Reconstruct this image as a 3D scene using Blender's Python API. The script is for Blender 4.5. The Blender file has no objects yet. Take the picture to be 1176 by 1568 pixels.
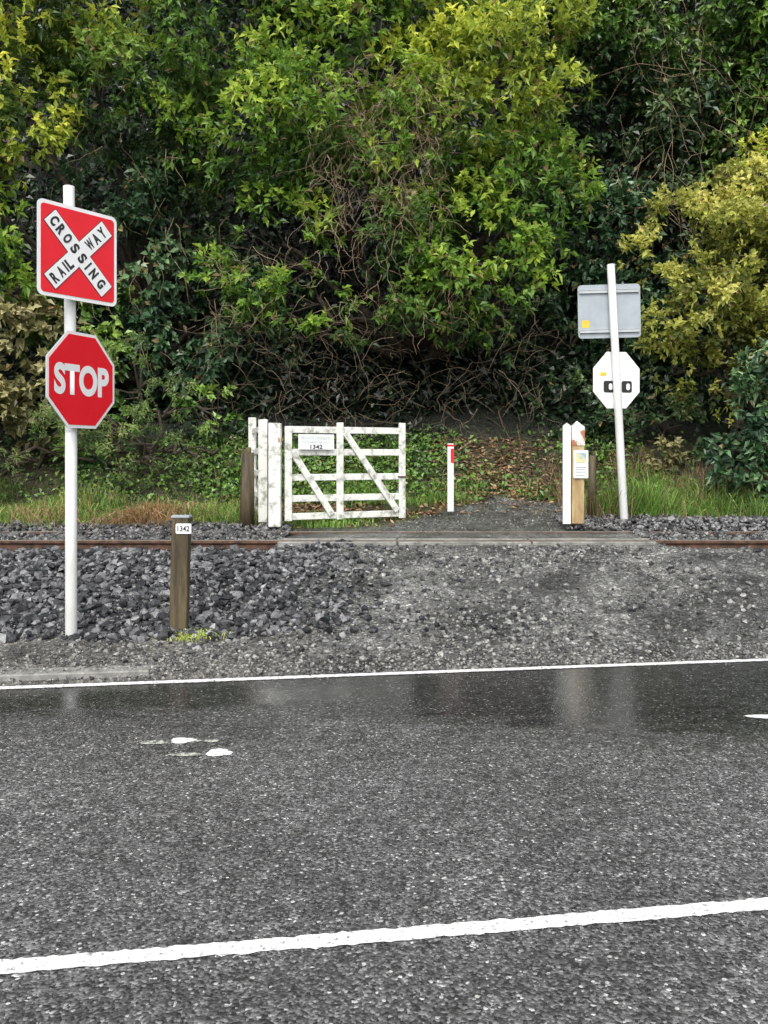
import bpy, math, numpy as np
from mathutils import Matrix, Vector
rng = np.random.default_rng(7)
scene = bpy.context.scene
col = scene.collection

# ------------------------------------------------------------ helpers
def link(ob, parent=None):
    col.objects.link(ob)
    if parent is not None: ob.parent = parent
    return ob
def empty(name, loc=(0,0,0), rz=0.0):
    e = bpy.data.objects.new(name, None); e.location = loc; e.rotation_euler = (0,0,rz); e.empty_display_size=.2
    return link(e)
def npmesh(name, V, F, mat, C=None, parent=None, smooth=False):
    me = bpy.data.meshes.new(name)
    V = np.ascontiguousarray(V, dtype=np.float32); F = np.ascontiguousarray(F, dtype=np.int32)
    k = F.shape[1]
    me.vertices.add(len(V)); me.vertices.foreach_set('co', V.ravel())
    me.loops.add(F.size); me.loops.foreach_set('vertex_index', F.ravel())
    me.polygons.add(len(F)); me.polygons.foreach_set('loop_start', np.arange(len(F), dtype=np.int32)*k)
    me.polygons.foreach_set('use_smooth', np.full(len(F), bool(smooth)))
    me.update(calc_edges=True)
    if C is not None:
        a = me.attributes.new('Col','FLOAT_COLOR','POINT')
        if C.shape[1]==3: C = np.concatenate([C, np.ones((len(C),1))],1)
        a.data.foreach_set('color', np.ascontiguousarray(C,dtype=np.float32).ravel())
    me.materials.append(mat)
    return link(bpy.data.objects.new(name, me), parent)
def nrm(a): return a/np.maximum(np.linalg.norm(a,axis=-1,keepdims=True),1e-9)
def sst(a,b,x):
    t=np.clip((x-a)/(b-a),0,1); return t*t*(3-2*t)

class B:
    def __init__(s): s.V=[]; s.F=[]
    def add(s,vs,fs):
        o=len(s.V); s.V+= [tuple(v) for v in vs]; s.F+=[tuple(i+o for i in f) for f in fs]
    def box(s,c,size,R=None):
        c=Vector(c); h=[x/2 for x in size]; vs=[]
        for sx in(-1,1):
            for sy in(-1,1):
                for sz in(-1,1):
                    v=Vector((sx*h[0],sy*h[1],sz*h[2]))
                    if R is not None: v=R@v
                    vs.append(c+v)
        s.add(vs,[(0,1,3,2),(4,6,7,5),(0,4,5,1),(2,3,7,6),(0,2,6,4),(1,5,7,3)])
    def beam(s,p0,p1,w,t,side):
        p0=Vector(p0);p1=Vector(p1);d=(p1-p0);L=d.length;d.normalize()
        n=Vector(side).normalized(); n=(n-d*n.dot(d)).normalized(); u=n.cross(d)
        R=Matrix((d,u,n)).transposed()
        s.box((p0+p1)/2,(L,w,t),R)
    def cyl(s,p0,p1,r0,r1,n=16,cap=True):
        p0=Vector(p0);p1=Vector(p1);d=(p1-p0).normalized()
        a=d.orthogonal().normalized();b=d.cross(a);vs=[]
        for p,r in((p0,r0),(p1,r1)):
            for i in range(n):
                t=2*math.pi*i/n; vs.append(p+a*math.cos(t)*r+b*math.sin(t)*r)
        fs=[(i,(i+1)%n,n+(i+1)%n,n+i) for i in range(n)]
        if cap: fs+=[tuple(range(n-1,-1,-1)),tuple(range(n,2*n))]
        s.add(vs,fs)
    def plate(s,poly,y0,y1):   # poly in x,z ; extruded in y
        n=len(poly)
        vs=[(x,y0,z) for x,z in poly]+[(x,y1,z) for x,z in poly]
        fs=[tuple(range(n)),tuple(range(2*n-1,n-1,-1))]+[(i,n+i,n+(i+1)%n,(i+1)%n) for i in range(n)]
        s.add(vs,fs)
    def obj(s,name,mat,parent=None,bevel=0,smooth=False):
        me=bpy.data.meshes.new(name);me.from_pydata(s.V,[],s.F);me.materials.append(mat);me.update()
        import bmesh
        bm=bmesh.new();bm.from_mesh(me);bmesh.ops.recalc_face_normals(bm,faces=bm.faces);bm.to_mesh(me);bm.free()
        ob=bpy.data.objects.new(name,me)
        if smooth:
            for p in me.polygons: p.use_smooth=len(p.vertices)==4
        if bevel:
            m=ob.modifiers.new('bv','BEVEL');m.width=bevel;m.segments=2;m.limit_method='ANGLE'
        return link(ob,parent)

# ------------------------------------------------------------ materials
def newmat(name):
    m=bpy.data.materials.new(name);m.use_nodes=True
    nt=m.node_tree; bs=nt.nodes['Principled BSDF']; return m,nt,bs
def N(nt,t,**k):
    n=nt.nodes.new(t)
    for a,b in k.items(): setattr(n,a,b)
    return n
def noise(nt,scale,detail=4,rough=.6,obj=True):
    tc=N(nt,'ShaderNodeTexCoord'); n=N(nt,'ShaderNodeTexNoise'); n.inputs['Scale'].default_value=scale
    n.inputs['Detail'].default_value=detail; n.inputs['Roughness'].default_value=rough
    nt.links.new(tc.outputs['Object'],n.inputs['Vector']); return n
def ramp(nt,src,stops):
    r=N(nt,'ShaderNodeValToRGB'); e=r.color_ramp.elements
    e[0].position,e[0].color=stops[0][0],(*stops[0][1],1); e[1].position,e[1].color=stops[-1][0],(*stops[-1][1],1)
    for p,c in stops[1:-1]:
        x=e.new(p); x.color=(*c,1)
    nt.links.new(src,r.inputs['Fac']); return r
def g3(v): return (v,v,v)
def mixrgb(nt,a,b,fac=None,mode='MIX',f=1.0):
    m=N(nt,'ShaderNodeMix',data_type='RGBA',blend_type=mode)
    m.inputs[0].default_value=f
    if fac is not None: nt.links.new(fac,m.inputs[0])
    for s,i in((a,6),(b,7)):
        if isinstance(s,tuple): m.inputs[i].default_value=(*s,1)
        else: nt.links.new(s,m.inputs[i])
    return m.outputs[2]
def bump(nt,bs,src,strength,dist=.01):
    b=N(nt,'ShaderNodeBump'); b.inputs['Strength'].default_value=strength; b.inputs['Distance'].default_value=dist
    nt.links.new(src,b.inputs['Height']); nt.links.new(b.outputs[0],bs.inputs['Normal']); return b
def mottled(name,c1,c2,scale=8,rough=.5,bm=.15,stretch=None,stops=(.35,.65)):
    m,nt,bs=newmat(name); n=noise(nt,scale,6,.65)
    if stretch:
        mp=N(nt,'ShaderNodeMapping'); mp.inputs['Scale'].default_value=stretch
        tc=n.inputs['Vector'].links[0].from_socket
        nt.links.new(tc,mp.inputs[0]); nt.links.new(mp.outputs[0],n.inputs['Vector'])
    r=ramp(nt,n.outputs[0],[(stops[0],c1),(stops[1],c2)])
    nt.links.new(r.outputs[0],bs.inputs['Base Color']); bs.inputs['Roughness'].default_value=rough
    bump(nt,bs,n.outputs[0],bm); return m
white_paint=mottled('white_paint',(.66,.67,.64),(.84,.85,.84),5,.4,.05,(1,1,.4),(.3,.55))
gate_paint=mottled('weathered_white_paint',(.30,.30,.25),(.80,.81,.77),9,.55,.2,stops=(.33,.50))
sign_red=mottled('sign_red',(.80,.006,.018),(.86,.010,.026),5,.35,.0)
sign_white=mottled('sign_white',(.86,.87,.88),(.92,.93,.94),5,.3,.0)
sign_black=mottled('sign_black',(.015,.015,.015),(.025,.025,.025),9,.4,.0)
alu=mottled('aluminium_back',(.33,.38,.42),(.40,.45,.49),6,.45,.02)
oldwood=mottled('weathered_wood',(.030,.022,.012),(.15,.115,.06),14,.7,.5,(1,1,.12))
bolwood=mottled('yellow_wood',(.28,.17,.06),(.58,.45,.24),10,.65,.4,(1,1,.2))
peel=mottled('peeling_red_paint',(.80,.79,.75),(.42,.16,.08),9,.6,.3,stops=(.54,.60))
rust=mottled('rusty_steel',(.040,.022,.014),(.16,.08,.05),12,.6,.3)
railtop=mottled('rail_head_steel',(.16,.13,.11),(.34,.31,.28),6,.3,.05,(.3,4,4))
concrete=mottled('concrete',(.14,.14,.13),(.34,.335,.31),10,.5,.3)
bark=mottled('bark',(.025,.018,.012),(.09,.07,.05),14,.8,.6)
yellow=mottled('yellow_sticker',(.75,.50,.04),(.82,.58,.06),5,.4,0)
bluep=mottled('poster_print',(.30,.45,.60),(.75,.66,.34),14,.4,0,stops=(.45,.55))

def leafmat(name,rough=.42,trans=.35):
    m,nt,bs=newmat(name)
    a=N(nt,'ShaderNodeAttribute',attribute_name='Col')
    nt.links.new(a.outputs['Color'],bs.inputs['Base Color']); bs.inputs['Roughness'].default_value=rough
    bs.inputs['Specular IOR Level'].default_value=.5
    if trans>0:
        t=N(nt,'ShaderNodeBsdfTranslucent'); h=N(nt,'ShaderNodeHueSaturation'); h.inputs['Value'].default_value=1.4; h.inputs['Saturation'].default_value=.93; h.inputs['Hue'].default_value=.487
        nt.links.new(a.outputs['Color'],h.inputs['Color']); nt.links.new(h.outputs[0],t.inputs['Color'])
        mx=N(nt,'ShaderNodeMixShader'); mx.inputs[0].default_value=trans
        out=nt.nodes['Material Output']
        nt.links.new(bs.outputs[0],mx.inputs[1]);nt.links.new(t.outputs[0],mx.inputs[2]);nt.links.new(mx.outputs[0],out.inputs['Surface'])
    return m
leaf_m=leafmat('leaf'); waxy_m=leafmat('waxy_dark_leaf',.35,0); grass_m=leafmat('grass_blade',.5,.3); litter_m=leafmat('dry_leaf',.6,0)

stone_m,nt,bs=newmat('ballast_stone')
a=N(nt,'ShaderNodeAttribute',attribute_name='Col'); n=noise(nt,40,5)
r=ramp(nt,n.outputs[0],[(.3,g3(.6)),(.7,g3(1.4))])
nt.links.new(mixrgb(nt,a.outputs['Color'],r.outputs[0],mode='MULTIPLY'),bs.inputs['Base Color'])
bs.inputs['Roughness'].default_value=.26; bump(nt,bs,n.outputs[0],.3)

ground_m,nt,bs=newmat('ground_gravel_soil')
a=N(nt,'ShaderNodeAttribute',attribute_name='Col')
tc=N(nt,'ShaderNodeTexCoord'); v=N(nt,'ShaderNodeTexVoronoi'); v.inputs['Scale'].default_value=52
nt.links.new(tc.outputs['Object'],v.inputs['Vector'])
sp=N(nt,'ShaderNodeSeparateColor'); nt.links.new(v.outputs['Color'],sp.inputs[0])
r=ramp(nt,sp.outputs[0],[(0,g3(.35)),(.7,g3(1.05)),(.92,g3(1.8)),(1,g3(3.2))])
n=noise(nt,3,8,.7); r2=ramp(nt,n.outputs[0],[(.34,g3(.40)),(.66,g3(1.6))])
c=mixrgb(nt,a.outputs['Color'],r.outputs[0],mode='MULTIPLY'); c=mixrgb(nt,c,r2.outputs[0],mode='MULTIPLY')
nt.links.new(c,bs.inputs['Base Color'])
rr=ramp(nt,n.outputs[0],[(.35,g3(.20)),(.65,g3(.55))]); nt.links.new(rr.outputs[0],bs.inputs['Roughness'])
vb=N(nt,'ShaderNodeMath',operation='ADD'); nt.links.new(v.outputs['Distance'],vb.inputs[0]); nt.links.new(n.outputs[0],vb.inputs[1])
bump(nt,bs,vb.outputs[0],.8,.02)

# wet chip-seal asphalt
road_m,nt,bs=newmat('wet_asphalt')
tc=N(nt,'ShaderNodeTexCoord'); v=N(nt,'ShaderNodeTexVoronoi'); v.inputs['Scale'].default_value=98
nt.links.new(tc.outputs['Object'],v.inputs['Vector'])
v2=N(nt,'ShaderNodeTexVoronoi'); v2.inputs['Scale'].default_value=47; nt.links.new(tc.outputs['Object'],v2.inputs['Vector'])
sp=N(nt,'ShaderNodeSeparateColor'); nt.links.new(v.outputs['Color'],sp.inputs[0])
r=ramp(nt,sp.outputs[0],[(0,g3(.022)),(.35,g3(.065)),(.7,g3(.12)),(.9,g3(.19)),(.98,g3(.28)),(1,g3(.6))])
sp2=N(nt,'ShaderNodeSeparateColor'); nt.links.new(v2.outputs['Color'],sp2.inputs[0])
ch=N(nt,'ShaderNodeMath',operation='GREATER_THAN'); ch.inputs[1].default_value=.975; nt.links.new(sp2.outputs[0],ch.inputs[0])
cd=N(nt,'ShaderNodeMath',operation='LESS_THAN'); cd.inputs[1].default_value=.34; nt.links.new(v2.outputs['Distance'],cd.inputs[0])
cc=N(nt,'ShaderNodeMath',operation='MULTIPLY'); nt.links.new(ch.outputs[0],cc.inputs[0]); nt.links.new(cd.outputs[0],cc.inputs[1])
big=noise(nt,.9,5,.6); rb=ramp(nt,big.outputs[0],[(.3,g3(.72)),(.7,g3(1.3))])
mid=noise(nt,11,6,.75); rm=ramp(nt,mid.outputs[0],[(.32,g3(.55)),(.68,g3(1.5))])
a=N(nt,'ShaderNodeAttribute',attribute_name='Col'); sa=N(nt,'ShaderNodeSeparateColor'); nt.links.new(a.outputs['Color'],sa.inputs[0])
mpn=N(nt,'ShaderNodeMapping'); mpn.inputs['Scale'].default_value=(.6,1.9,1); nt.links.new(tc.outputs['Object'],mpn.inputs[0])
wn=noise(nt,1.7,9,.72); nt.links.new(mpn.outputs[0],wn.inputs['Vector'])
ad=N(nt,'ShaderNodeMath',operation='ADD'); nt.links.new(sa.outputs[0],ad.inputs[0]); nt.links.new(wn.outputs[0],ad.inputs[1])
wet=N(nt,'ShaderNodeMapRange'); wet.inputs[1].default_value=.64; wet.inputs[2].default_value=1.06; nt.links.new(ad.outputs[0],wet.inputs[0])
base=mixrgb(nt,r.outputs[0],rb.outputs[0],mode='MULTIPLY'); base=mixrgb(nt,base,rm.outputs[0],mode='MULTIPLY')
base=mixrgb(nt,base,(.50,.50,.48),fac=cc.outputs[0])
base=mixrgb(nt,base,mixrgb(nt,base,g3(.40),mode='MULTIPLY'),fac=wet.outputs[0])
nt.links.new(base,bs.inputs['Base Color'])
rg=N(nt,'ShaderNodeMapRange'); rg.inputs[3].default_value=.32; rg.inputs[4].default_value=.14; nt.links.new(wet.outputs[0],rg.inputs[0]); nt.links.new(rg.outputs[0],bs.inputs['Roughness'])
bst=N(nt,'ShaderNodeMapRange'); bst.inputs[3].default_value=.75; bst.inputs[4].default_value=.09; nt.links.new(wet.outputs[0],bst.inputs[0])
b=bump(nt,bs,v.outputs['Distance'],.6,.006); b.invert=True; nt.links.new(bst.outputs[0],b.inputs['Strength'])

paint_m,nt,bs=newmat('road_paint')
n=noise(nt,60,6,.75); r=ramp(nt,n.outputs[0],[(.35,g3(.14)),(.46,g3(.80))]); nt.links.new(r.outputs[0],bs.inputs['Base Color'])
bs.inputs['Roughness'].default_value=.4; bump(nt,bs,n.outputs[0],.4,.004)
worn_m,nt,bs=newmat('worn_road_paint')
n=noise(nt,30,5,.7); r=ramp(nt,n.outputs[0],[(.44,g3(.12)),(.58,(.58,.60,.53))]); nt.links.new(r.outputs[0],bs.inputs['Base Color'])
bs.inputs['Roughness'].default_value=.4

# ------------------------------------------------------------ terrain
def xs(x): return 12*np.tanh(x/12)
def edge(x): return 6.396+.15*xs(x)
def lf(x,y,s=1.0,seed=0):
    r=np.random.default_rng(seed); o=np.zeros_like(x)
    for i in range(7):
        a=r.uniform(0,6.28);f=s*r.uniform(.5,2.2);o=o+np.sin(f*(x*math.cos(a)+y*math.sin(a))+r.uniform(0,6.28))
    return o/7*1.6
back=[(11.6,.71),(12.4,.79),(13.2,.93),(13.7,1.2),(15,2.1),(17,3.6),(18.6,8.5),(20.5,14),(24,17),(40,20),(400,24)]
PL=[(-400,-.03),(6.44,-.03),(6.5,.05),(7.4,.14),(8.6,.42),(9.3,.52),(9.9,.55),(11.0,.60)]+back
PC=[(-400,-.03),(6.44,-.03),(6.5,.01),(7.5,.20),(9.7,.635),(11.1,.65)]+back
PR=[(-400,-.03),(6.44,-.03),(6.5,.01),(7.5,.20),(9.5,.60),(9.75,.55),(10.9,.60),(11.25,.74)]+back
def prof(P,y): return np.interp(y,[p[0] for p in P],[p[1] for p in P])
def gz(x,y):
    x=np.asarray(x,float);y=np.asarray(y,float)
    e=edge(x); t=np.clip((9.6-y)/np.maximum(9.6-e,.5),0,1.6)
    yy=y-(e-6.396)*t
    wl=1-sst(-1.4,-.7,x); wr=sst(3.0,3.3,x)
    z=prof(PL,yy)*wl+prof(PR,yy)*wr+prof(PC,yy)*(1-wl-wr)
    rough=sst(6.6,7.2,yy)
    z=z+rough*(.022*lf(x,y,3,1)+.010*lf(x,y,12,2))*(1-.85*((y>9.4)&(y<12.6)&(x>-1)&(x<3)))
    z=z+sst(13.2,15,y)*.18*lf(x,y,1.2,3)+sst(17,20,y)*.7*lf(x,y,.8,4)
    return z
gx=np.concatenate([-np.geomspace(400,9,14),np.arange(-8.5,8.51,.05),np.geomspace(9,400,14)])
gy=np.concatenate([-np.geomspace(400,8,9),[-3,1,4,5.0],np.arange(5.1,14,.045),np.arange(14,22,.15),np.geomspace(22.5,400,12)])
X,Y=np.meshgrid(gx,gy); Z=gz(X,Y)
nx,ny=len(gx),len(gy)
idx=np.arange(nx*ny).reshape(ny,nx)
F=np.stack([idx[:-1,:-1],idx[:-1,1:],idx[1:,1:],idx[1:,:-1]],-1).reshape(-1,4)
def C3(c): return np.array(c)
Cg=np.zeros((ny,nx,3))+C3((.115,.115,.110))
yy=Y-(edge(X)-6.396)*np.clip((9.6-Y)/np.maximum(9.6-edge(X),.5),0,1.6)
def lay(Cg,mask,c): return Cg*(1-mask[...,None])+C3(c)*mask[...,None]
dkp=np.clip(lf(X*1.2,Y*2.2,1.7,19)*1.5+.1,0,1)*sst(-1.5,-.5,X); Cg=lay(Cg,dkp*.8,(.055,.055,.053))
tr=np.clip(lf(X*1.5,Y*.6,1.6,9)*1.2,0,1)*sst(-1,0,X); Cg=lay(Cg,tr*.55,(.19,.19,.18))
def track(X,yy):
    a=np.exp(-((X-(-.05+.10*(yy-6.6)**2))/.28)**2); b_=np.exp(-((X-(1.75+.22*(yy-6.6)**1.6))/.30)**2)
    return np.clip(a+b_,0,1)*sst(6.55,6.9,yy)*(1-sst(9.3,9.6,yy))
yc=np.clip(yy,6.6,12); Cg=lay(Cg,track(X,yc)*.55,(.25,.25,.24))
wl=1-sst(-1.3,-.4,X); Cg=lay(Cg,wl*sst(7.2,7.5,yy),(.045,.045,.047))
Cg=lay(Cg,wl*(1-sst(7.2,7.5,yy)),(.13,.125,.115))
soil=sst(11.1,11.5,Y)
Cg=lay(Cg,soil,(.045,.050,.020))
def pathmask(X,Y):
    c=1.05+.62*np.clip(Y-11.2,0,3)**1.25; w=1.05
    return sst(10.9,11.1,Y)*(1-sst(13.15,13.35,Y+.08*np.sin(X*3)))*sst(c-w-.2,c-w+.15,X)*(1-sst(c+w+.1,c+w+.4,X))
Cg=lay(Cg,pathmask(X,Y),(.10,.102,.095))
Cg=lay(Cg,sst(3,3.3,X)*sst(10.9,11,Y)*(1-sst(11.6,11.9,Y)),(.06,.06,.062))
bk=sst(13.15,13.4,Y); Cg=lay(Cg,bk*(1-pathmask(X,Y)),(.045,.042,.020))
Cg=lay(Cg,sst(14.2,15.0,Y),(.007,.009,.004))  # near-black ground colour stands in for deep shade under the canopy
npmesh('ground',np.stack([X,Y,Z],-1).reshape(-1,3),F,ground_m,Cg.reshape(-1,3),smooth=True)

rx=np.concatenate([-np.geomspace(300,7,12),np.arange(-6,6.01,.1),np.geomspace(7,300,12)])
rt=np.concatenate([[-60,-20,-8,-5],np.arange(-4.4,.001,.08),[.05]])
RX,RT=np.meshgrid(rx,rt); RY=edge(RX)+RT
RY=RY+np.where(RT>.04,.03*lf(RX,RX*0,9,11),0)
wetv=sst(-1.9,-.2,RT)*.44+ .58*np.exp(-((RX-2.3)/1.45)**4-((RT+1.1)/1.05)**2)+.30*np.exp(-((RX-.7)/1.4)**2-((RT+.9)/.6)**2)+.25*np.exp(-((RX+1.6)/1.8)**2-((RT+.4)/.3)**2)+.22*np.exp(-((RX+.9)/.5)**2-((RT+3.9)/.5)**2)
idx=np.arange(RX.size).reshape(RX.shape)
F=np.stack([idx[:-1,:-1],idx[:-1,1:],idx[1:,1:],idx[1:,:-1]],-1).reshape(-1,4)
npmesh('road',np.stack([RX,RY,RX*0],-1).reshape(-1,3),F,road_m,np.repeat(wetv.reshape(-1,1),3,1))
def line(name,y0,w,seed,x0=-60,x1=60):
    lx=np.arange(x0,x1,.02); c=y0+.15*xs(lx)
    r=np.random.default_rng(seed); a=c-w/2+r.normal(0,.003,len(lx)); b=c+w/2+r.normal(0,.003,len(lx))
    V=np.concatenate([np.stack([lx,a,lx*0+.004],1),np.stack([lx,b,lx*0+.004],1)]); n=len(lx); i=np.arange(n-1)
    npmesh(name,V,np.stack([i,i+1,n+i+1,n+i],1),paint_m)
line('road_edge_line',6.37,.080,1); line('road_lane_line',2.885,.078,2)
def patch(name,cx,cy,rx_,ry_,seed,mat):
    r=np.random.default_rng(seed); t=np.linspace(0,2*math.pi,28,endpoint=False); k=1+.12*np.sin(3*t+seed)+r.normal(0,.05,28)
    V=[(cx,cy,.004)]+[(cx+rx_*k[i]*math.cos(t[i]),cy+ry_*k[i]*math.sin(t[i]),.004) for i in range(28)]
    npmesh(name,V,np.array([(0,1+i,1+(i+1)%28) for i in range(28)]),mat)
patch('road_marking',-1.135,4.87,.070,.050,1,paint_m); patch('road_marking',-.893,4.67,.070,.060,2,paint_m)
patch('worn_road_marking',-1.29,4.84,.08,.035,3,worn_m); patch('worn_road_marking',-1.06,4.64,.09,.028,4,worn_m)
patch('worn_road_marking',-.99,4.86,.07,.022,5,worn_m); patch('road_marking',2.40,5.32,.17,.045,6,paint_m)

kb=B()
for i in range(10):
    x0=-12+i*1.03; x1=x0+1.02
    if x1>-1.6: x1=-1.75
    if x0>=x1: break
    kb.beam((x0,float(edge(x0))+.20,.02),(x1,float(edge(x1))+.20,.02),.22,.09,(0,0,1))
kb.obj('kerb',concrete,bevel=.012)

# ------------------------------------------------------------ stones
phi=(1+5**.5)/2
ico=nrm(np.array([(-1,phi,0),(1,phi,0),(-1,-phi,0),(1,-phi,0),(0,-1,phi),(0,1,phi),(0,-1,-phi),(0,1,-phi),(phi,0,-1),(phi,0,1),(-phi,0,-1),(-phi,0,1)],float))
icof=np.array([(0,11,5),(0,5,1),(0,1,7),(0,7,10),(0,10,11),(1,5,9),(5,11,4),(11,10,2),(10,7,6),(7,1,8),(3,9,4),(3,4,2),(3,2,6),(3,6,8),(3,8,9),(4,9,5),(2,4,11),(6,2,10),(8,6,7),(9,8,1)])
def randrot(n):
    q=nrm(rng.normal(size=(n,4))); w,x,y,z=q.T
    return np.stack([np.stack([1-2*(y*y+z*z),2*(x*y-z*w),2*(x*z+y*w)],-1),np.stack([2*(x*y+z*w),1-2*(x*x+z*z),2*(y*z-x*w)],-1),np.stack([2*(x*z-y*w),2*(y*z+x*w),1-2*(x*x+y*y)],-1)],1)
def stones(name,x,y,s,c0,c1,lift=.2,pw=1.8):
    n=len(x); z=gz(x,y)+s*lift
    bx=ico/np.max(np.abs(ico),axis=1,keepdims=True)
    base=.45*ico+.55*bx*.85
    v=base[None]*(1+rng.normal(0,.20,(n,12,1)))*rng.uniform(.45,1.15,(n,1,3))
    v=np.einsum('nij,nkj->nki',randrot(n),v); v[:,:,2]*=.85
    v=v*s[:,None,None]*.5+np.stack([x,y,z],-1)[:,None]
    t=rng.uniform(0,1,(n,1))**pw; C=C3(c0)*(1-t)+C3(c1)*t; C=np.repeat(C,12,0)
    F=(icof[None]+np.arange(n)[:,None,None]*12).reshape(-1,3)
    return npmesh(name,v.reshape(-1,3),F,stone_m,C)
def yreal(x,yy_):
    e=edge(x); k=(e-6.396)/np.maximum(9.6-e,.5)
    return (yy_+9.6*k)/(1+k)
n=15000; x=rng.uniform(-9,1.4,n); q=rng.uniform(7.2,9.72,n); keep=rng.uniform(0,1,n)<1-sst(-1.9,.9,x+.5*lf(x,q,2.5,5)-(9.7-q)*.1)
x,q=x[keep],q[keep]; y=yreal(x,q)
stones('track_ballast',x,y,(.035+.085*rng.uniform(0,1,len(x))**1.6)*(1-.45*sst(-1.4,.6,x)),(.020,.022,.025),(.25,.25,.26),.22,2.3)
n=7500; x=rng.uniform(-9,-1.2,n); y=rng.uniform(9.88,11.4,n); stones('track_ballast',x,y,rng.uniform(.03,.085,n),(.04,.04,.043),(.22,.22,.22),.7)
n=8500; x=rng.uniform(2.35,9,n); y=rng.uniform(9.88,12.0,n); k=(x>3.15)|(y>11.1); x,y=x[k],y[k]; stones('track_ballast',x,y,rng.uniform(.03,.085,len(x)),(.035,.035,.038),(.28,.28,.28),.5)
n=34000; x=rng.uniform(-2.5,8,n); q=rng.uniform(6.5,9.6,n); y=yreal(x,q); d=.42+.75*lf(x,y,1.9,8)-.25*sst(.5,3,x); keep=(rng.uniform(0,1,n)<np.clip(d,.08,.85)*(1-.7*track(x,q)))&(rng.uniform(0,1,n)>.85*np.exp(-((x+.05)/.35)**2-((q-7.6)/.7)**2))
x,y=x[keep],y[keep]
stones('loose_gravel',x,y,.012+.060*rng.uniform(0,1,len(x))**3,(.030,.031,.033),(.36,.36,.34),.10,1.9)
n=600; x=rng.uniform(-1.5,8,n); q=rng.uniform(6.7,9.5,n); y=yreal(x,q); stones('loose_gravel',x,y,rng.uniform(.04,.085,n),(.04,.04,.045),(.30,.30,.30),.08,1.5)
n=8000; x=rng.uniform(-8,6,n); q=6.47+rng.exponential(.22,n); y=yreal(x,q); stones('loose_gravel',x,y,rng.uniform(.008,.035,n),(.05,.05,.052),(.38,.38,.35),.2)
n=260; x=rng.uniform(-5,5,n); y=edge(x)-rng.exponential(.12,n); s=rng.uniform(.006,.016,n)
stones('loose_gravel',x,y,s,(.10,.10,.10),(.42,.42,.40),2.2)
n=1500; x=rng.uniform(-.2,3.5,n); y=rng.uniform(10.9,13.1,n); k=pathmask(x,y)>.5; x,y=x[k],y[k]
stones('loose_gravel',x,y,rng.uniform(.01,.04,len(x)),(.05,.05,.05),(.30,.30,.27),.15)

# ------------------------------------------------------------ railway track
track_e=empty('railway_track')
def rail(yc,name):
    zt=.655
    prof_=[(-.035,0),(.035,0),(.035,-.03),(.01,-.045),(.01,-.12),(.065,-.135),(.065,-.15),(-.065,-.15),(-.065,-.135),(-.01,-.12),(-.01,-.045),(-.035,-.03)]
    V=[];n=len(prof_)
    for xx in(-80,80):
        V+=[(xx,yc+a,zt+b) for a,b in prof_]
    b=B(); b.add(V,[(i,(i+1)%n,n+(i+1)%n,n+i) for i in range(n)]+[tuple(range(n)),tuple(range(2*n-1,n-1,-1))])
    b.obj(name,rust,track_e,bevel=.004)
    t=B(); t.box((0,yc,zt+.0025),(160,.05,.004)); t.obj(name+'_running_surface',railtop,track_e)
rail(9.80,'rail_near'); rail(10.93,'rail_far')
sl=B()
for i in range(-26,28):
    xx=i*.62
    if -1.3<xx<3.1: continue
    sl.box((xx,10.36,.475),(.22,2.1,.10))
sl.obj('sleepers',oldwood,track_e,bevel=.01)
cs=B(); x0=-1.2
for L in(1.35,1.5,1.4):
    cs.box((x0+L/2,9.665,.618),(L-.02,.085,.075)); cs.box((x0+L/2,9.94,.63),(L-.02,.09,.07)); x0+=L
cs.obj('crossing_guard_strips',concrete,track_e,bevel=.008)

# ------------------------------------------------------------ foliage
def leafgeo(P,D,L,W,fold=.2,droop=.15,ref=None):
    n=len(P)
    R=rng.normal(0,.50,(n,3))+(np.array([0,-.45,.85]) if ref is None else ref)
    S=nrm(np.cross(D,R)); Nn=np.cross(S,D)
    L=L[:,None];W=W[:,None]
    mid=P+D*L*.45; tip=P+D*L-np.array([0,0,1])*L*droop
    a=mid+S*W*.5+Nn*W*fold; b=mid-S*W*.5+Nn*W*fold
    V=np.stack([P,a,tip,b],1).reshape(-1,3); o=np.arange(n)[:,None]*4
    F=np.stack([o+[[0,1,2]],o+[[0,2,3]]],1).reshape(-1,3)
    return V,F
def sph(n): return nrm(rng.normal(size=(n,3)))
PAL={
 'mid':[(.024,.062,.016),(.12,.24,.040),(.30,.45,.085)],
 'bright':[(.028,.080,.016),(.18,.35,.040),(.48,.61,.085)],
 'yellow':[(.05,.11,.016),(.37,.47,.050),(.78,.80,.12)],
 'dark':[(.012,.030,.012),(.045,.092,.036),(.13,.20,.07)],
 'bluegreen':[(.012,.038,.017),(.05,.12,.050),(.18,.30,.13)],
 'olive':[(.09,.12,.022),(.38,.42,.075),(.74,.72,.22)],
 'brown':[(.065,.066,.024),(.22,.21,.085),(.45,.41,.19)],
 'fine':[(.05,.095,.027),(.16,.26,.07),(.34,.44,.15)],
}
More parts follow.
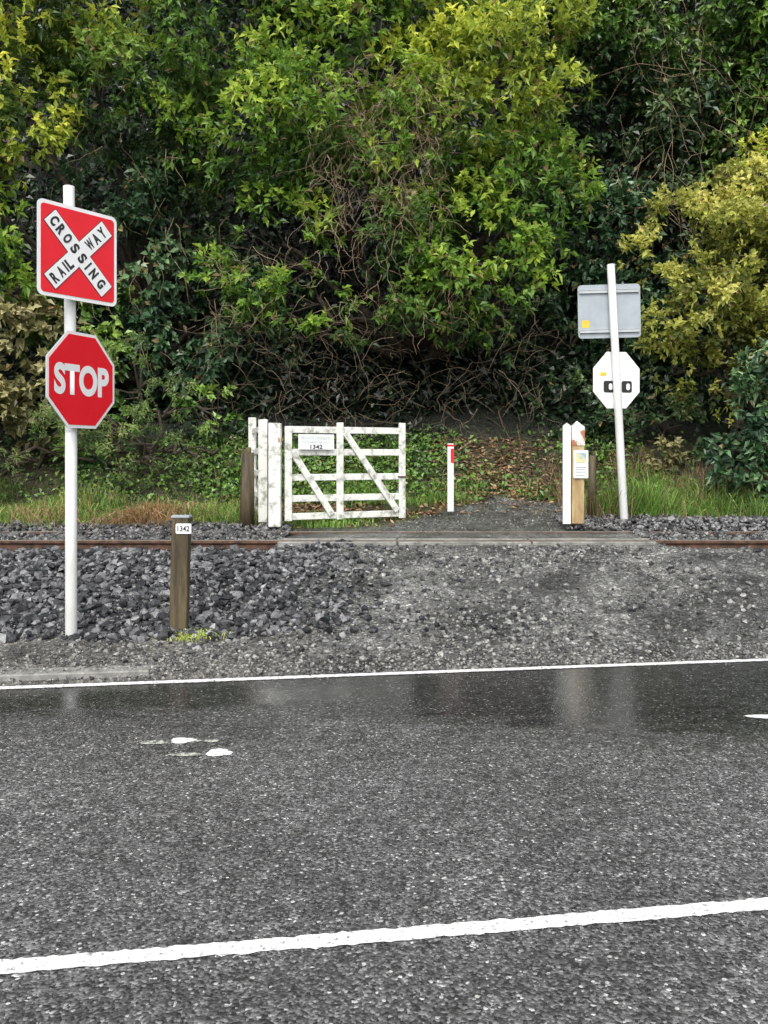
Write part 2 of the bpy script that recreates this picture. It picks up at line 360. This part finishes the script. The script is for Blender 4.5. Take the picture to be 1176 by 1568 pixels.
def crown(name,blobs,parent,dens=15,m=8,L=.150,W=.070,up=.45,subr=(.25,.62),backcut=.3,k1=1.15,mat=None):
    Vs=[];Fs=[];Cs=[];off=0
    for (bx,by,bz,rx_,ry_,rz_,pal) in blobs:
        rad=np.array([rx_,ry_,rz_]); area=4*math.pi*np.mean(rad)**2
        k=int(area*k1)+6; d0=sph(k); d0=d0[d0[:,1]<backcut]; k=len(d0)
        rs=rng.uniform(subr[0],subr[1],k)*min(1.2,np.mean(rad)/1.1)
        sc=np.array([bx,by,bz])+d0*(rad-rs[:,None]*.5)*rng.uniform(.70,1.18,(k,1))
        subt=rng.normal(0,.20,k)
        p=np.array(PAL[pal])
        ns=np.maximum((dens*4*math.pi*rs**2).astype(int),6)
        rep=np.repeat(np.arange(k),ns); M=len(rep)
        d=sph(M); keep=((d*d0[rep]).sum(1)>-.2)&(d[:,1]<.45); rep=rep[keep];d=d[keep];M=len(rep)
        pos=sc[rep]+d*(rs[rep]*rng.uniform(.45,1.15,M)**.7)[:,None]*np.array([1.1,1.0,.85])
        # drooping tails under each clump
        dr=(rng.uniform(0,1,M)<.14)&(d[:,2]<.1); pos[dr,2]-=rng.uniform(.05,.45,dr.sum())
        ax=nrm(d+.4*d0[rep]+np.array([0,0,up])+rng.normal(0,.35,(M,3)))
        t=.38+.28*d[:,2]-.13*d[:,1]+.16*d0[rep][:,2]+subt[rep]+rng.normal(0,.13,M)  # lighter tint on tops and fronts paints in light from above and front
        r2=np.repeat(np.arange(M),m); T=len(r2)
        dirs=nrm(ax[r2]*rng.uniform(.0,1.1,(T,1))+rng.normal(0,.62,(T,3)))
        P=pos[r2]+ax[r2]*rng.uniform(-.10,.04,(T,1))+rng.normal(0,.012,(T,3))
        Ls=L*rng.uniform(.6,1.25,T); Ws=W*rng.uniform(.7,1.2,T)
        V,F=leafgeo(P,dirs,Ls,Ws,ref=nrm(ax[r2]*.7+np.array([0,-.35,.7])))
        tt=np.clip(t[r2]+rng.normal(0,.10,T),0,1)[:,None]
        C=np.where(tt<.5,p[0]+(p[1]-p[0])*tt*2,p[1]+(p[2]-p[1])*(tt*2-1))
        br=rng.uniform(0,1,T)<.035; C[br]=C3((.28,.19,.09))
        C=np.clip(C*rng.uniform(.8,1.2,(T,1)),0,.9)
        Vs.append(V);Fs.append(F+off);Cs.append(np.repeat(C,4,0));off+=len(V)
    V=np.concatenate(Vs);F=np.concatenate(Fs);C=np.concatenate(Cs)
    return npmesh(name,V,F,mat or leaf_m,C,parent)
def tube(b,pts,r0,r1,n=7):
    pts=[Vector(p) for p in pts]; k=len(pts)-1
    for i in range(k):
        b.cyl(pts[i],pts[i+1],r0+(r1-r0)*i/k,r0+(r1-r0)*(i+1)/k,n,cap=False)
def trunk(name,base,blobs,parent,r=.16,twigs=5):
    b=B(); bz=float(gz(base[0],base[1])); base=Vector((base[0],base[1],bz-.2))
    top=min(bl[2] for bl in blobs); hh=max(.3,min(1.6,(top-bz)*.8))
    mid=base+Vector((.1,-.1,hh)); tube(b,[base,base+Vector((.05,-.05,hh/2)),mid],r,r*.75,9)
    for bl in blobs:
        c=Vector(bl[:3]); c.y+=.3; p=[mid]
        for j in range(1,6):
            q=mid.lerp(c,j/5)+Vector(rng.normal(0,.12,3)); q.y=max(q.y,min(mid.y,c.y)); p.append(q)
        tube(b,p,r*.5,.025)
        for _ in range(twigs):
            e=c+Vector(sph(1)[0]*np.array(bl[3:6])*.8); s=mid.lerp(c,.8)
            tube(b,[s,s.lerp(e,.5)+Vector(rng.normal(0,.1,3)),e],.022,.007,5)
    return b.obj(name,bark,parent)
def tree(name,base,blobs,r=.16,**k):
    e=empty(name,(0,0,0)); trunk('trunk_and_limbs',base,blobs,e,r); crown('crown_leaves',blobs,e,**k); return e
S=lambda x,y,z,r,p,f=.9:(x,y,z,r,r*f,r,p)
center=[S(1.75,15.0,7.9,1.75,'yellow'),S(2.35,14.7,6.0,1.25,'bright'),S(1.45,14.3,4.85,1.15,'bright'),S(-.3,15.1,8.4,1.7,'bright'),
 S(-.15,15.1,5.9,1.45,'mid'),S(-1.75,14.8,7.4,1.4,'bright'),S(-1.85,14.5,5.2,1.1,'bright'),S(-1.25,14.0,4.2,.65,'bright'),
 S(.5,15.1,10.1,1.7,'bright'),S(2.15,14.2,4.3,.75,'bright'),S(.35,14.6,4.5,.9,'mid'),S(2.4,15.4,9.8,1.2,'yellow'),S(.9,14.7,6.9,1.2,'bright'),S(2.95,14.9,7.1,.8,'yellow'),S(-.35,14.45,6.8,.65,'brown'),S(.25,14.2,5.5,.5,'brown'),
 S(-.3,14.4,3.85,.5,'mid'),S(1.2,14.5,3.85,.5,'mid'),S(-2.3,14.5,4.1,.5,'mid')]
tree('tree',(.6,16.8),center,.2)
left=[S(-3.1,15.1,9.2,1.6,'bright'),S(-4.5,15.2,8.0,1.35,'mid'),S(-5.3,14.8,9.6,1.5,'yellow'),S(-6.3,14.0,7.4,1.2,'yellow'),S(-3.5,15.9,6.1,1.1,'dark'),
 S(-6.2,14.4,5.2,1.2,'bright'),S(-4.6,15.4,6.4,1.0,'bluegreen'),S(-2.9,15.6,7.3,1.1,'mid'),S(-6.9,14.2,9.2,1.4,'yellow'),S(-8.3,14.5,7,1.8,'bright'),S(-1.8,15.4,9.9,1.3,'mid'),S(-3.9,14.8,7.3,.7,'bright')]
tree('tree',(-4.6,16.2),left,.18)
ivyb=[S(-4.3,15.4,4.9,1.0,'bluegreen'),S(-3.7,15.6,3.7,.95,'bluegreen'),S(-3.0,15.9,4.9,.8,'dark'),S(-5.2,15,3.6,1.0,'mid'),S(-6.3,14.3,3.5,1.0,'brown'),S(-6.6,13.8,2.3,.9,'brown'),S(-5.3,14.2,2.4,.8,'brown'),S(-8,14,3.5,1.5,'mid'),
  S(-2.4,15.9,3.5,.8,'dark'),S(-4.6,14.3,1.9,.7,'mid'),S(-2.9,14.6,2.3,.55,'mid'),S(-6.2,13.2,1.3,.45,'brown')]
tree('ivy_covered_tree',(-4.4,16.0),ivyb,.13,L=.15,W=.10,up=-.1,dens=18,mat=waxy_m)
rb_=[S(4.9,17.6,10.4,1.8,'mid'),S(6.7,17.4,10.2,1.7,'mid'),S(5.2,17.6,7.9,1.6,'dark'),S(6.7,17.2,8.2,1.4,'mid'),S(4.4,17.2,5.8,1.4,'bluegreen'),S(8.2,17,8.5,1.8,'dark'),
 S(5.9,17,6.0,1.3,'dark'),S(3.9,17.6,8.6,1.2,'dark'),S(3.9,16.9,4.3,.9,'bluegreen'),S(5.2,16.8,4.4,1.1,'bluegreen'),S(4.0,17.6,11.0,1.4,'mid'),S(9.5,16,6,1.9,'mid'),S(7.6,16,11,1.5,'bright'),S(3.2,16.5,3.5,.6,'dark')]
tree('tree',(5.6,18.0),rb_,.2,L=.16,W=.09,up=0.1,mat=waxy_m)
und=[S(4.0,14.8,2.3,.6,'dark'),S(4.9,14.4,2.0,.6,'dark'),S(3.2,15.2,2.6,.5,'dark'),S(4.5,14.1,1.6,.4,'brown')]
tree('undergrowth_shrub',(4.3,15.2),und,.05,L=.13,W=.07,dens=26,mat=waxy_m,k1=2)
olive=[S(5.40,14.1,4.75,1.2,'olive'),S(4.85,13.8,3.9,.85,'olive'),S(6.2,14.2,5.5,1.05,'olive'),S(5.6,13.8,3.4,.9,'olive'),S(4.85,13.8,3.1,.55,'olive'),S(7.2,14.2,4.3,1.3,'olive'),S(6.5,14.4,6.5,.7,'yellow'),S(5.3,14,5.35,.55,'olive')]
tree('olive_green_bush',(5.8,14.4),olive,.09,dens=40,m=8,L=.11,W=.060,subr=(.20,.42),k1=2.6)
dk=[S(5.30,12.6,2.1,.55,'bluegreen'),S(5.9,12.7,2.4,.75,'bluegreen'),S(5.2,12.6,1.55,.45,'bluegreen'),S(5.7,12.5,1.6,.5,'bluegreen')]
tree('broadleaf_bush',(5.6,12.8),dk,.05,dens=34,L=.15,W=.085,k1=2.4,mat=waxy_m)
fine=[S(-4.0,13.7,2.9,.65,'fine'),S(-3.5,13.6,2.4,.6,'fine'),S(-4.3,13.4,2.1,.7,'fine'),S(-3.1,13.5,1.75,.5,'fine'),S(-3.8,13.3,1.6,.55,'fine'),S(-5.0,13.5,1.8,.6,'fine'),S(-5.9,13.2,1.5,.5,'fine'),S(-2.6,13.9,1.6,.4,'brown')]
tree('fine_leaved_bush',(-3.9,14.2),fine,.05,dens=70,m=9,L=.085,W=.020,subr=(.16,.34),k1=2.2)

def cover(name,n,xr,yr,pal,L,W,mask=None,h=.25,tmean=.35):
    x=rng.uniform(*xr,n);y=rng.uniform(*yr,n)
    if mask is not None:
        k=mask(x,y)>rng.uniform(0,1,n);x,y=x[k],y[k]
    n=len(x); z=gz(x,y)+rng.uniform(0,1,n)**1.5*h
    D=nrm(rng.normal(size=(n,3))+np.array([0,-.5,.0])); V,F=leafgeo(np.stack([x,y,z],1),D,L*rng.uniform(.6,1.3,n),W*rng.uniform(.7,1.3,n))
    p=np.array(PAL[pal]); tt=np.clip(rng.normal(tmean,.22,n),0,1)[:,None]
    C=np.where(tt<.5,p[0]+(p[1]-p[0])*tt*2,p[1]+(p[2]-p[1])*(tt*2-1))
    # the hollow under the big crown: shade painted into the leaf colour
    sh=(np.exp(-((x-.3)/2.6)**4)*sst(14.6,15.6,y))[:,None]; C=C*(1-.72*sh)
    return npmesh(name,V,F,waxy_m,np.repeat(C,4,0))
cover('hillside_ivy',55000,(-10,11),(15.2,20.5),'dark',.17,.11,h=.5,tmean=.0)  # darkest leaf tone throughout, painting in the gloom below the canopy
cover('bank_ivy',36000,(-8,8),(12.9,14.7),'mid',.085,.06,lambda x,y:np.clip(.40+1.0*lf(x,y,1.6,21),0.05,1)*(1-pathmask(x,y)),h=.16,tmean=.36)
cover('bank_ivy',6000,(-8,8),(14.5,15.9),'dark',.11,.08,lambda x,y:np.clip(.3+1.0*lf(x,y,1.6,21),0.05,1),h=.2,tmean=.10)  # back strip coloured darker to paint in shade under the trees
def litter(name,n,xr,yr,mask):
    x=rng.uniform(*xr,n);y=rng.uniform(*yr,n);k=mask(x,y)>rng.uniform(0,1,n);x,y=x[k],y[k];n=len(x)
    z=gz(x,y)+rng.uniform(.004,.03,n); D=nrm(rng.normal(size=(n,3))*np.array([1,1,.3]))
    V,F=leafgeo(np.stack([x,y,z],1),D,rng.uniform(.05,.11,n),rng.uniform(.025,.05,n),droop=0)
    c=np.array([(.24,.13,.06),(.32,.20,.10),(.13,.07,.035),(.42,.29,.16)])[rng.integers(0,4,n)]*rng.uniform(.6,1.1,(n,1))
    npmesh(name,V,F,litter_m,np.repeat(c,4,0))
litter('leaf_litter',16000,(-1.6,4.4),(12.3,14.6),lambda x,y:np.clip(.6+.7*lf(x,y,1.3,31),0,1)*(1-sst(3.6,4.4,x))*(1-.95*pathmask(x,y)))
litter('leaf_litter',1200,(-1.6,.8),(11.3,12.5),lambda x,y:(.12+.5*sst(11.8,12.2,y))*(1-.9*pathmask(x,y)))
def grass(name,n,xr,yr,h0,h1,cols,mask=None,lean=.35,w=.008):
    x=rng.uniform(*xr,n);y=rng.uniform(*yr,n)
    if mask is not None:
        k=mask(x,y)>rng.uniform(0,1,n);x,y=x[k],y[k]
    n=len(x);z=gz(x,y)-.01;h=rng.uniform(h0,h1,n)*(.75+.7*np.clip(lf(x,y,2.2,41),-.8,1))
    P=np.stack([x,y,z],1);ln=rng.normal(0,lean,(n,2))*h[:,None]
    a=rng.uniform(0,math.pi,n);s=np.stack([np.cos(a),np.sin(a),a*0],1)*w*rng.uniform(.6,1.4,(n,1))
    m1=P+np.stack([ln[:,0]*.35,ln[:,1]*.35,h*.6],1); t=P+np.stack([ln[:,0],ln[:,1],h*.95-np.abs(ln).sum(1)*.3],1)
    V=np.stack([P-s*.7,P+s*.7,m1+s*.6,m1-s*.6,t],1).reshape(-1,3);o=np.arange(n)[:,None]*5
    F=np.stack([o+[[0,1,2]],o+[[0,2,3]],o+[[3,2,4]]],1).reshape(-1,3)
    tone=(1+.5*lf(x,y,1.7,77))[:,None]
    c=np.array(cols)[rng.integers(0,len(cols),n)]*rng.uniform(.6,1.25,(n,1))*tone
    npmesh(name,V,F,grass_m,np.repeat(np.clip(c,0,1),5,0))
GR=[(.13,.28,.045),(.20,.37,.06),(.10,.20,.04),(.30,.40,.10)]; DR=[(.40,.28,.13),(.30,.20,.09),(.48,.37,.20)]
grass('grass',24000,(-9,-1.5),(11.35,13.6),.06,.44,GR+[(.30,.26,.10)],lambda x,y:np.clip(.4+.9*lf(x,y,1.2,51),.05,1),.6)
grass('grass',8000,(-9,-3.2),(11.2,12.2),.05,.22,[(.20,.36,.06),(.27,.44,.07)],lambda x,y:np.clip(.3+1.0*lf(x,y,1.5,58),.03,1),.6)
grass('grass',19000,(2.9,9),(11.9,13.8),.12,.62,GR,lambda x,y:np.clip(.5+.9*lf(x,y,1.2,52),.1,1),.6)
grass('dry_grass',4200,(2.6,7),(11.6,14.0),.2,.75,[(.34,.21,.12),(.26,.16,.09),(.40,.30,.17)],lambda x,y:np.clip(.3+.8*lf(x,y,2,53),.03,1),.5,.006)
grass('dry_grass',2600,(-4,-2.6),(11.3,12.2),.12,.45,[(.50,.28,.13),(.40,.22,.10),(.52,.38,.22)],lambda x,y:np.exp(-((x+3.2)/.3)**2-((y-11.6)/.35)**2)+.05,1.0,.010)
grass('dry_grass',5500,(-9,-1.8),(11.2,13.2),.1,.45,DR,lambda x,y:np.clip(.3+.9*lf(x,y,1.9,57),.03,1),.7)
grass('grass',1500,(-2.0,-1.3),(6.9,7.22),.04,.13,[(.32,.46,.07),(.52,.56,.16)],lambda x,y:np.exp(-((x+1.58)/.16)**2-((y-7.08)/.10)**2),.7,.005)
grass('grass',5000,(-1.6,.5),(11.3,12.3),.03,.12,GR,lambda x,y:np.clip(.5*lf(x,y,3,55)+.3,0,1)*(1-pathmask(x,y)))
grass('grass',18000,(-1,4.5),(12.9,14.8),.08,.28,GR,lambda x,y:np.clip(.9*lf(x,y,1.7,56)+.15,0,1)*(1-pathmask(x,y)))

def vines(name,n,xr,yr,zr,lr,rad,mat,swing=.25,down=1.0):
    cu=bpy.data.curves.new(name,'CURVE');cu.dimensions='3D';cu.bevel_depth=rad;cu.bevel_resolution=0;cu.resolution_u=2
    for i in range(n):
        p=np.array([rng.uniform(*xr),rng.uniform(*yr),rng.uniform(*zr)]); L=rng.uniform(*lr);k=8
        s=cu.splines.new('POLY');s.points.add(k-1);d=nrm(rng.normal(size=3)*np.array([1,.4,.5])+np.array([0,-.1,-down]))
        for j in range(k):
            s.points[j].co=(*p,1);s.points[j].radius=rng.uniform(.6,1.2)*(1-.6*j/k)
            d=nrm(d+rng.normal(size=3)*swing+np.array([0,0,-.12*down]));p=p+d*L/k
    cu.materials.append(mat); return link(bpy.data.objects.new(name,cu))
vine_m=mottled('dry_vine',(.16,.11,.065),(.42,.31,.21),6,.7,.1)
twig_m=mottled('dark_twig',(.07,.05,.032),(.24,.17,.11),6,.7,.1)
vines('hanging_vines',330,(-1.2,1.0),(13.55,14.0),(5.2,7.9),(.4,1.3),.0048,vine_m,.4)
vines('hanging_vines',110,(-2.8,2.4),(13.6,14.1),(3.8,5.0),(.4,1.2),.005,vine_m,.4)
vines('hanging_vines',80,(-6.5,-2.2),(14.1,14.8),(3.0,8.2),(.4,1.1),.005,vine_m)
vines('hanging_vines',130,(4.2,7.5),(15.9,16.4),(5.0,11),(.8,2.4),.006,vine_m)
vines('bare_twigs',240,(-3.4,2.8),(13.9,15.3),(2.0,3.9),(.5,1.7),.0055,twig_m,.4,.3)

# ------------------------------------------------------------ signs
def poly_round(w,h,r,k=6):
    o=[]
    for cx,cz,a0 in((w/2-r,h/2-r,0),(-w/2+r,h/2-r,90),(-w/2+r,-h/2+r,180),(w/2-r,-h/2+r,270)):
        for i in range(k+1):
            a=math.radians(a0+90*i/k);o.append((cx+r*math.cos(a),cz+r*math.sin(a)))
    return o
def octa(w): 
    R=w/2/math.cos(math.pi/8);return [(R*math.cos(math.pi/8+i*math.pi/4),R*math.sin(math.pi/8+i*math.pi/4)) for i in range(8)]
def text(name,body,w,h,mat,parent,x=0,z=0,y=0,theta=0,bold=.012):
    cu=bpy.data.curves.new(name,'FONT');cu.body=body;cu.size=1;cu.offset=bold;cu.extrude=.0;cu.align_x='CENTER'
    ob=bpy.data.objects.new('t',cu);col.objects.link(ob);bpy.context.view_layer.update()
    me=bpy.data.meshes.new_from_object(ob.evaluated_get(bpy.context.evaluated_depsgraph_get()));bpy.data.objects.remove(ob)
    co=np.array([v.co for v in me.vertices]);mn,mx=co.min(0),co.max(0);c=(mn+mx)/2
    sc=np.array([w,h])/(mx-mn)[:2]; p=(co[:,:2]-c[:2])*sc; ct,st=math.cos(theta),math.sin(theta)
    q=np.stack([p[:,0]*ct-p[:,1]*st+x, np.full(len(p),y), p[:,0]*st+p[:,1]*ct+z],1)
    me.vertices.foreach_set('co',q.astype(np.float32).ravel());me.materials.clear();me.materials.append(mat);me.name=name
    me.update();return link(bpy.data.objects.new(name,me),parent)
def plate(name,poly,y0,y1,mat,parent,off=(0,0),bevel=0,theta=0):
    ct,st=math.cos(theta),math.sin(theta)
    poly=[(a*ct-b_*st+off[0],a*st+b_*ct+off[1]) for a,b_ in poly]
    b=B();b.plate(poly,y0,y1);return b.obj(name,mat,parent,bevel)

sx,sy=-2.53,7.02
sign=empty('railway_crossing_stop_sign',(sx,sy,0))
b=B();b.cyl((-.012,0,.02),(-.012,0,1.8),.047,.047,20);b.cyl((-.012,0,1.8),(-.03,0,3.80),.047,.045,20);b.obj('post',white_paint,sign,bevel=.004,smooth=True)
bd=empty('crossbuck_board',(.065,-.05,1.6+309*7/1323),math.radians(54)); bd.parent=sign
plate('board_back',poly_round(.73,.75,.05),0,.006,alu,bd); plate('white_border',poly_round(.73,.75,.05),-.003,-.0005,sign_white,bd)
plate('red_field',poly_round(.675,.69,.03),-.006,-.0035,sign_red,bd)
for th in(45,-45):
    L_,w_=.37,.070
    plate('cross_outline',[(-L_-.006,-w_-.006),(L_+.006,-w_-.006),(L_+.006,w_+.006),(-L_-.006,w_+.006)],-.0075-(.001 if th>0 else 0),-.0065,sign_black,bd,theta=math.radians(th))
for th in(45,-45):
    plate('cross_bar',[(-L_,-w_),(L_,-w_),(L_,w_),(-L_,w_)],-.0105-(.001 if th>0 else 0),-.0085,sign_white,bd,theta=math.radians(th))
def along(s_,th): return (s_*math.cos(math.radians(th)),s_*math.sin(math.radians(th)))
for i,ch in enumerate('RAIL'):
    p=along([-.315,-.235,-.175,-.13][i],45);text('letter_'+ch,ch,.016 if ch=='I' else .052,.092,sign_black,bd,p[0],p[1],-.0125,math.radians(45),.05)
for i,ch in enumerate('WAY'):
    p=along(.14+i*.083,45);text('letter_'+ch,ch,.070 if ch=='W' else .060,.092,sign_black,bd,p[0],p[1],-.0125,math.radians(45),.05)
for i,ch in enumerate('CROSSING'):
    s_=[-.315,-.235,-.15,-.055,.04,.115,.19,.29][i]
    p=along(s_,-45);text('letter_'+ch,ch,.016 if ch=='I' else .058,.092,sign_black,bd,p[0],p[1],-.0125,math.radians(-45),.05)
for z in(-.2,.2):
    b=B();b.box((-.02,.022,z),(.6,.03,.03));b.obj('bracket',alu,bd)
so=empty('stop_board',(.085,-.03,1.6+117*7/1323),math.radians(67)); so.parent=sign
plate('board_back',octa(.77),0,.006,alu,so); plate('white_border',octa(.77),-.003,-.0005,sign_white,so)
plate('red_field',octa(.72),-.006,-.0035,sign_red,so)
text('stop_lettering','STOP',.62,.25,sign_white,so,0,0,-.008,0,.045)
b=B();b.box((0,.022,.15),(.5,.03,.03));b.box((0,.022,-.15),(.5,.03,.03));b.obj('bracket',alu,so)

rs_=empty('railway_crossing_stop_sign',(0,0,0))
b=B();b.cyl((3.254,11.7,.70),(3.07,11.7,4.21),.055,.052,20);b.obj('post',white_paint,rs_,bevel=.004,smooth=True)
q=empty('crossbuck_board',(3.07,11.78,3.59),math.radians(-4));q.parent=rs_;q.rotation_euler=(0,math.radians(-1.0),math.radians(-4))
plate('board_back',poly_round(.84,.73,.05),0,.008,alu,q);plate('board_front',poly_round(.84,.73,.05),.0085,.012,sign_red,q)
b=B()
for z in(-.27,.27): b.box((0,-.012,z),(.80,.022,.035)); b.box((0,-.022,z+.02),(.80,.012,.006)); b.box((0,-.022,z-.02),(.80,.012,.006))
b.obj('mounting_rails',mottled('rail_alu',(.42,.45,.47),(.5,.53,.55),6,.4),q,bevel=.002)
plate('sticker',[(-.05,-.05),(.05,-.05),(.05,.05),(-.05,.05)],-.004,-.001,yellow,q,(-.32,-.17))
q=empty('stop_board',(3.17,11.78,2.65),math.radians(8));q.parent=rs_;q.scale=(.86,1,1)
plate('board_back',octa(.77),0,.008,sign_white,q);plate('board_front',octa(.77),.0085,.012,sign_red,q)
plate('black_bracket_panel',poly_round(.17,.16,.03),-.004,-.001,sign_black,q,(-.13,-.09));plate('black_bracket_panel',poly_round(.17,.16,.03),-.004,-.001,sign_black,q,(.17,-.09))
plate('bolt_disc',poly_round(.06,.09,.028),-.008,-.0045,sign_white,q,(-.10,-.09));plate('bolt_disc',poly_round(.06,.09,.028),-.008,-.0045,sign_white,q,(.19,-.09))
plate('sticker',[(-.05,-.025),(.05,-.025),(.05,.025),(-.05,.025)],-.004,-.001,yellow,q,(-.22,.08))

npst=empty('timber_number_post',(-1.71,7.25,0))
b=B();R=Matrix.Rotation(math.radians(1.5),3,'Y')
b.box((0,0,.60),(.145,.11,1.0),R);b.obj('post',oldwood,npst,bevel=.012)
b=B();b.box((.012,0,1.103),(.152,.12,.02));b.obj('metal_cap',alu,npst,bevel=.004)
plate('number_plate',poly_round(.13,.085,.012),-.064,-.058,sign_white,npst,(.042,1.005))
text('number','1342',.10,.045,sign_black,npst,.042,1.005,-.066,0,.02)

# ------------------------------------------------------------ gate
gate=empty('white_timber_gate',(0,0,0))
o=Vector((-1.30,11.2,0));e_=Vector((.262,11.95,0));u=(e_-o).normalized();LL=(e_-o).length;nv=Vector((u.y,-u.x,0))
def gp(s_,z,d=0): return o+u*s_+nv*d+Vector((0,0,z))
b=B()
for z in(1.96,1.665,1.335,1.06,.825): b.beam(gp(.04,z),gp(LL-.04,z),.088,.03,nv)
for s_,z0,z1 in((.05,.77,2.0),(.775,.77,2.06),(LL-.03,.76,2.07)):
    b.beam(gp(s_,z0,.034),gp(s_,z1,.034),.095,.032,nv)
b.beam(gp(.10,1.68,.036),gp(.66,.84,.036),.088,.03,nv); b.beam(gp(.85,1.93,.036),gp(1.63,.86,.036),.088,.03,nv)
b.obj('gate_leaf',gate_paint,gate,bevel=.005)
b=B();b.box((-1.405,11.15,1.37),(.16,.14,1.34));b.obj('hinge_post',gate_paint,gate,bevel=.012)
b=B();b.box((-1.345,11.077,1.84),(.03,.006,.22));b.box((-1.322,11.14,1.86),(.006,.09,.2));b.obj('peeling_red_band',peel,gate)
b=B();b.box((-1.60,11.45,1.42),(.12,.10,1.36));b.box((-1.93,12.7,1.45),(.11,.11,1.46))
for z in(1.98,1.68,1.38,1.08,.85): b.beam((-1.60,11.46,z),(-1.93,12.69,z),.08,.03,(1,.3,0))
b.beam((-1.56,11.5,1.9),(-1.88,12.6,.9),.08,.03,(1,.3,0))
b.obj('wing_fence',gate_paint,gate,bevel=.006)
def gplate(name,s_,z,w,h,mat,d=.056):
    c=gp(s_,z,d);bb=B();bb.beam(c-u*w/2,c+u*w/2,h,.006,nv);return bb.obj(name,mat,gate)
gplate('notice_board',.43,1.80,.50,.20,sign_white)
gh=empty('notice_text_frame',(0,0,0),math.atan2(u.y,u.x));gh.parent=gate;gh.location=gp(.43,1.80,.062)
pale=mottled('pale_print',(.45,.58,.50),(.6,.7,.64),6,.5,0)
text('notice_heading','PRIVATE CROSSING',.42,.04,pale,gh,0,.05,0,0,.01);text('notice_line','GATE MUST BE SHUT',.40,.03,pale,gh,0,-.005,0,0,.01)
text('notice_number','1342',.17,.055,sign_black,gh,.0,-.065,0,0,.02)
b=B();b.beam(gp(LL-.1,1.33,.055),gp(LL+.1,1.33,.055),.02,.02,nv);b.obj('latch',rust,gate)
b=B();b.cyl((-1.80,11.35,.6),(-1.79,11.35,1.66),.10,.085,12);b.cyl((-1.80,11.36,1.6),(-1.77,11.36,1.73),.05,.03,9);b.obj('old_timber_post',oldwood,None,smooth=True)
mk=empty('marker_post',(.94,12.2,0))
b=B();b.box((0,0,1.31),(.09,.05,.96));b.obj('post',white_paint,mk,bevel=.008)
b=B();b.box((.022,-.029,1.62),(.045,.006,.20));b.box((0,0,1.765),(.094,.054,.03));b.obj('red_reflector',sign_red,mk)
bo=empty('timber_bollard',(2.50,11.2,0))
b=B();b.box((0,0,1.36),(.16,.15,1.24));b.obj('post',bolwood,bo,bevel=.008)
b=B();h=.083
b.add([(-h,-h,1.75),(h,-h,1.75),(h,h,1.75),(-h,h,1.75),(-h,-h,1.99),(h,-h,1.99),(h,h,1.99),(-h,h,1.99),(0,0,2.07)],
 [(3,2,1,0),(0,1,5,4),(1,2,6,5),(2,3,7,6),(3,0,4,7),(4,5,8),(5,6,8),(6,7,8),(7,4,8)]);b.obj('painted_pointed_cap',peel,bo)
plate('notice_plate',poly_round(.19,.36,.012),-.098,-.092,sign_white,bo,(.03,1.51));plate('notice_print',poly_round(.14,.13,.02),-.102,-.099,bluep,bo,(.03,1.59))
for i,z in enumerate((1.47,1.44,1.41,1.37)): plate('notice_text_line',[(-.07,-.005),(.07-.02*(i%2),-.005),(.07-.02*(i%2),.005),(-.07,.005)],-.102,-.099,alu,bo,(.03,z))
b=B();b.box((2.352,11.13,1.37),(.10,.06,1.26));b.add([(2.302,11.10,2.0),(2.402,11.10,2.0),(2.402,11.16,2.0),(2.302,11.16,2.0),(2.352,11.10,2.04),(2.352,11.16,2.04)],[(0,1,4),(2,3,5),(0,4,5,3),(1,2,5,4)])
b.obj('white_marker_board',white_paint,None,bevel=.004)
b=B();b.cyl((2.89,12.0,.7),(2.90,12.0,1.62),.06,.05,10);b.cyl((2.90,12.0,1.58),(2.92,12.0,1.68),.03,.02,8);b.obj('old_timber_post',oldwood,None,smooth=True)

# ------------------------------------------------------------ light, sky, camera
w=bpy.data.worlds.new('World');scene.world=w;w.use_nodes=True;nt=w.node_tree
sky=nt.nodes.new('ShaderNodeTexSky');sky.sky_type='NISHITA';sky.sun_disc=False
el,az=math.radians(52),math.radians(190)
sky.sun_elevation=el;sky.sun_rotation=az;sky.dust_density=4;sky.air_density=1.5
hs=nt.nodes.new('ShaderNodeHueSaturation');hs.inputs['Saturation'].default_value=.25;hs.inputs['Value'].default_value=1.5
bg=nt.nodes['Background'];bg.inputs['Strength'].default_value=.15
nt.links.new(sky.outputs[0],hs.inputs['Color']);nt.links.new(hs.outputs[0],bg.inputs['Color'])
sun=bpy.data.lights.new('sun','SUN');sun.energy=1.5;sun.angle=math.radians(30);sun.color=(1,.97,.92)
so_=link(bpy.data.objects.new('sun',sun))
sd=Vector((math.sin(az)*math.cos(el),math.cos(az)*math.cos(el),math.sin(el)))
so_.rotation_euler=sd.to_track_quat('Z','Y').to_euler()
cam=bpy.data.cameras.new('camera');co_=link(bpy.data.objects.new('camera',cam));co_.location=(0,0,1.6);co_.rotation_euler=(math.radians(90),0,0)
cam.sensor_width=36;cam.lens=1323/1568*36;cam.shift_y=-84/1568;cam.clip_end=2000;cam.clip_start=.05
scene.camera=co_
scene.view_settings.view_transform='Standard';scene.view_settings.look='None';scene.view_settings.exposure=0
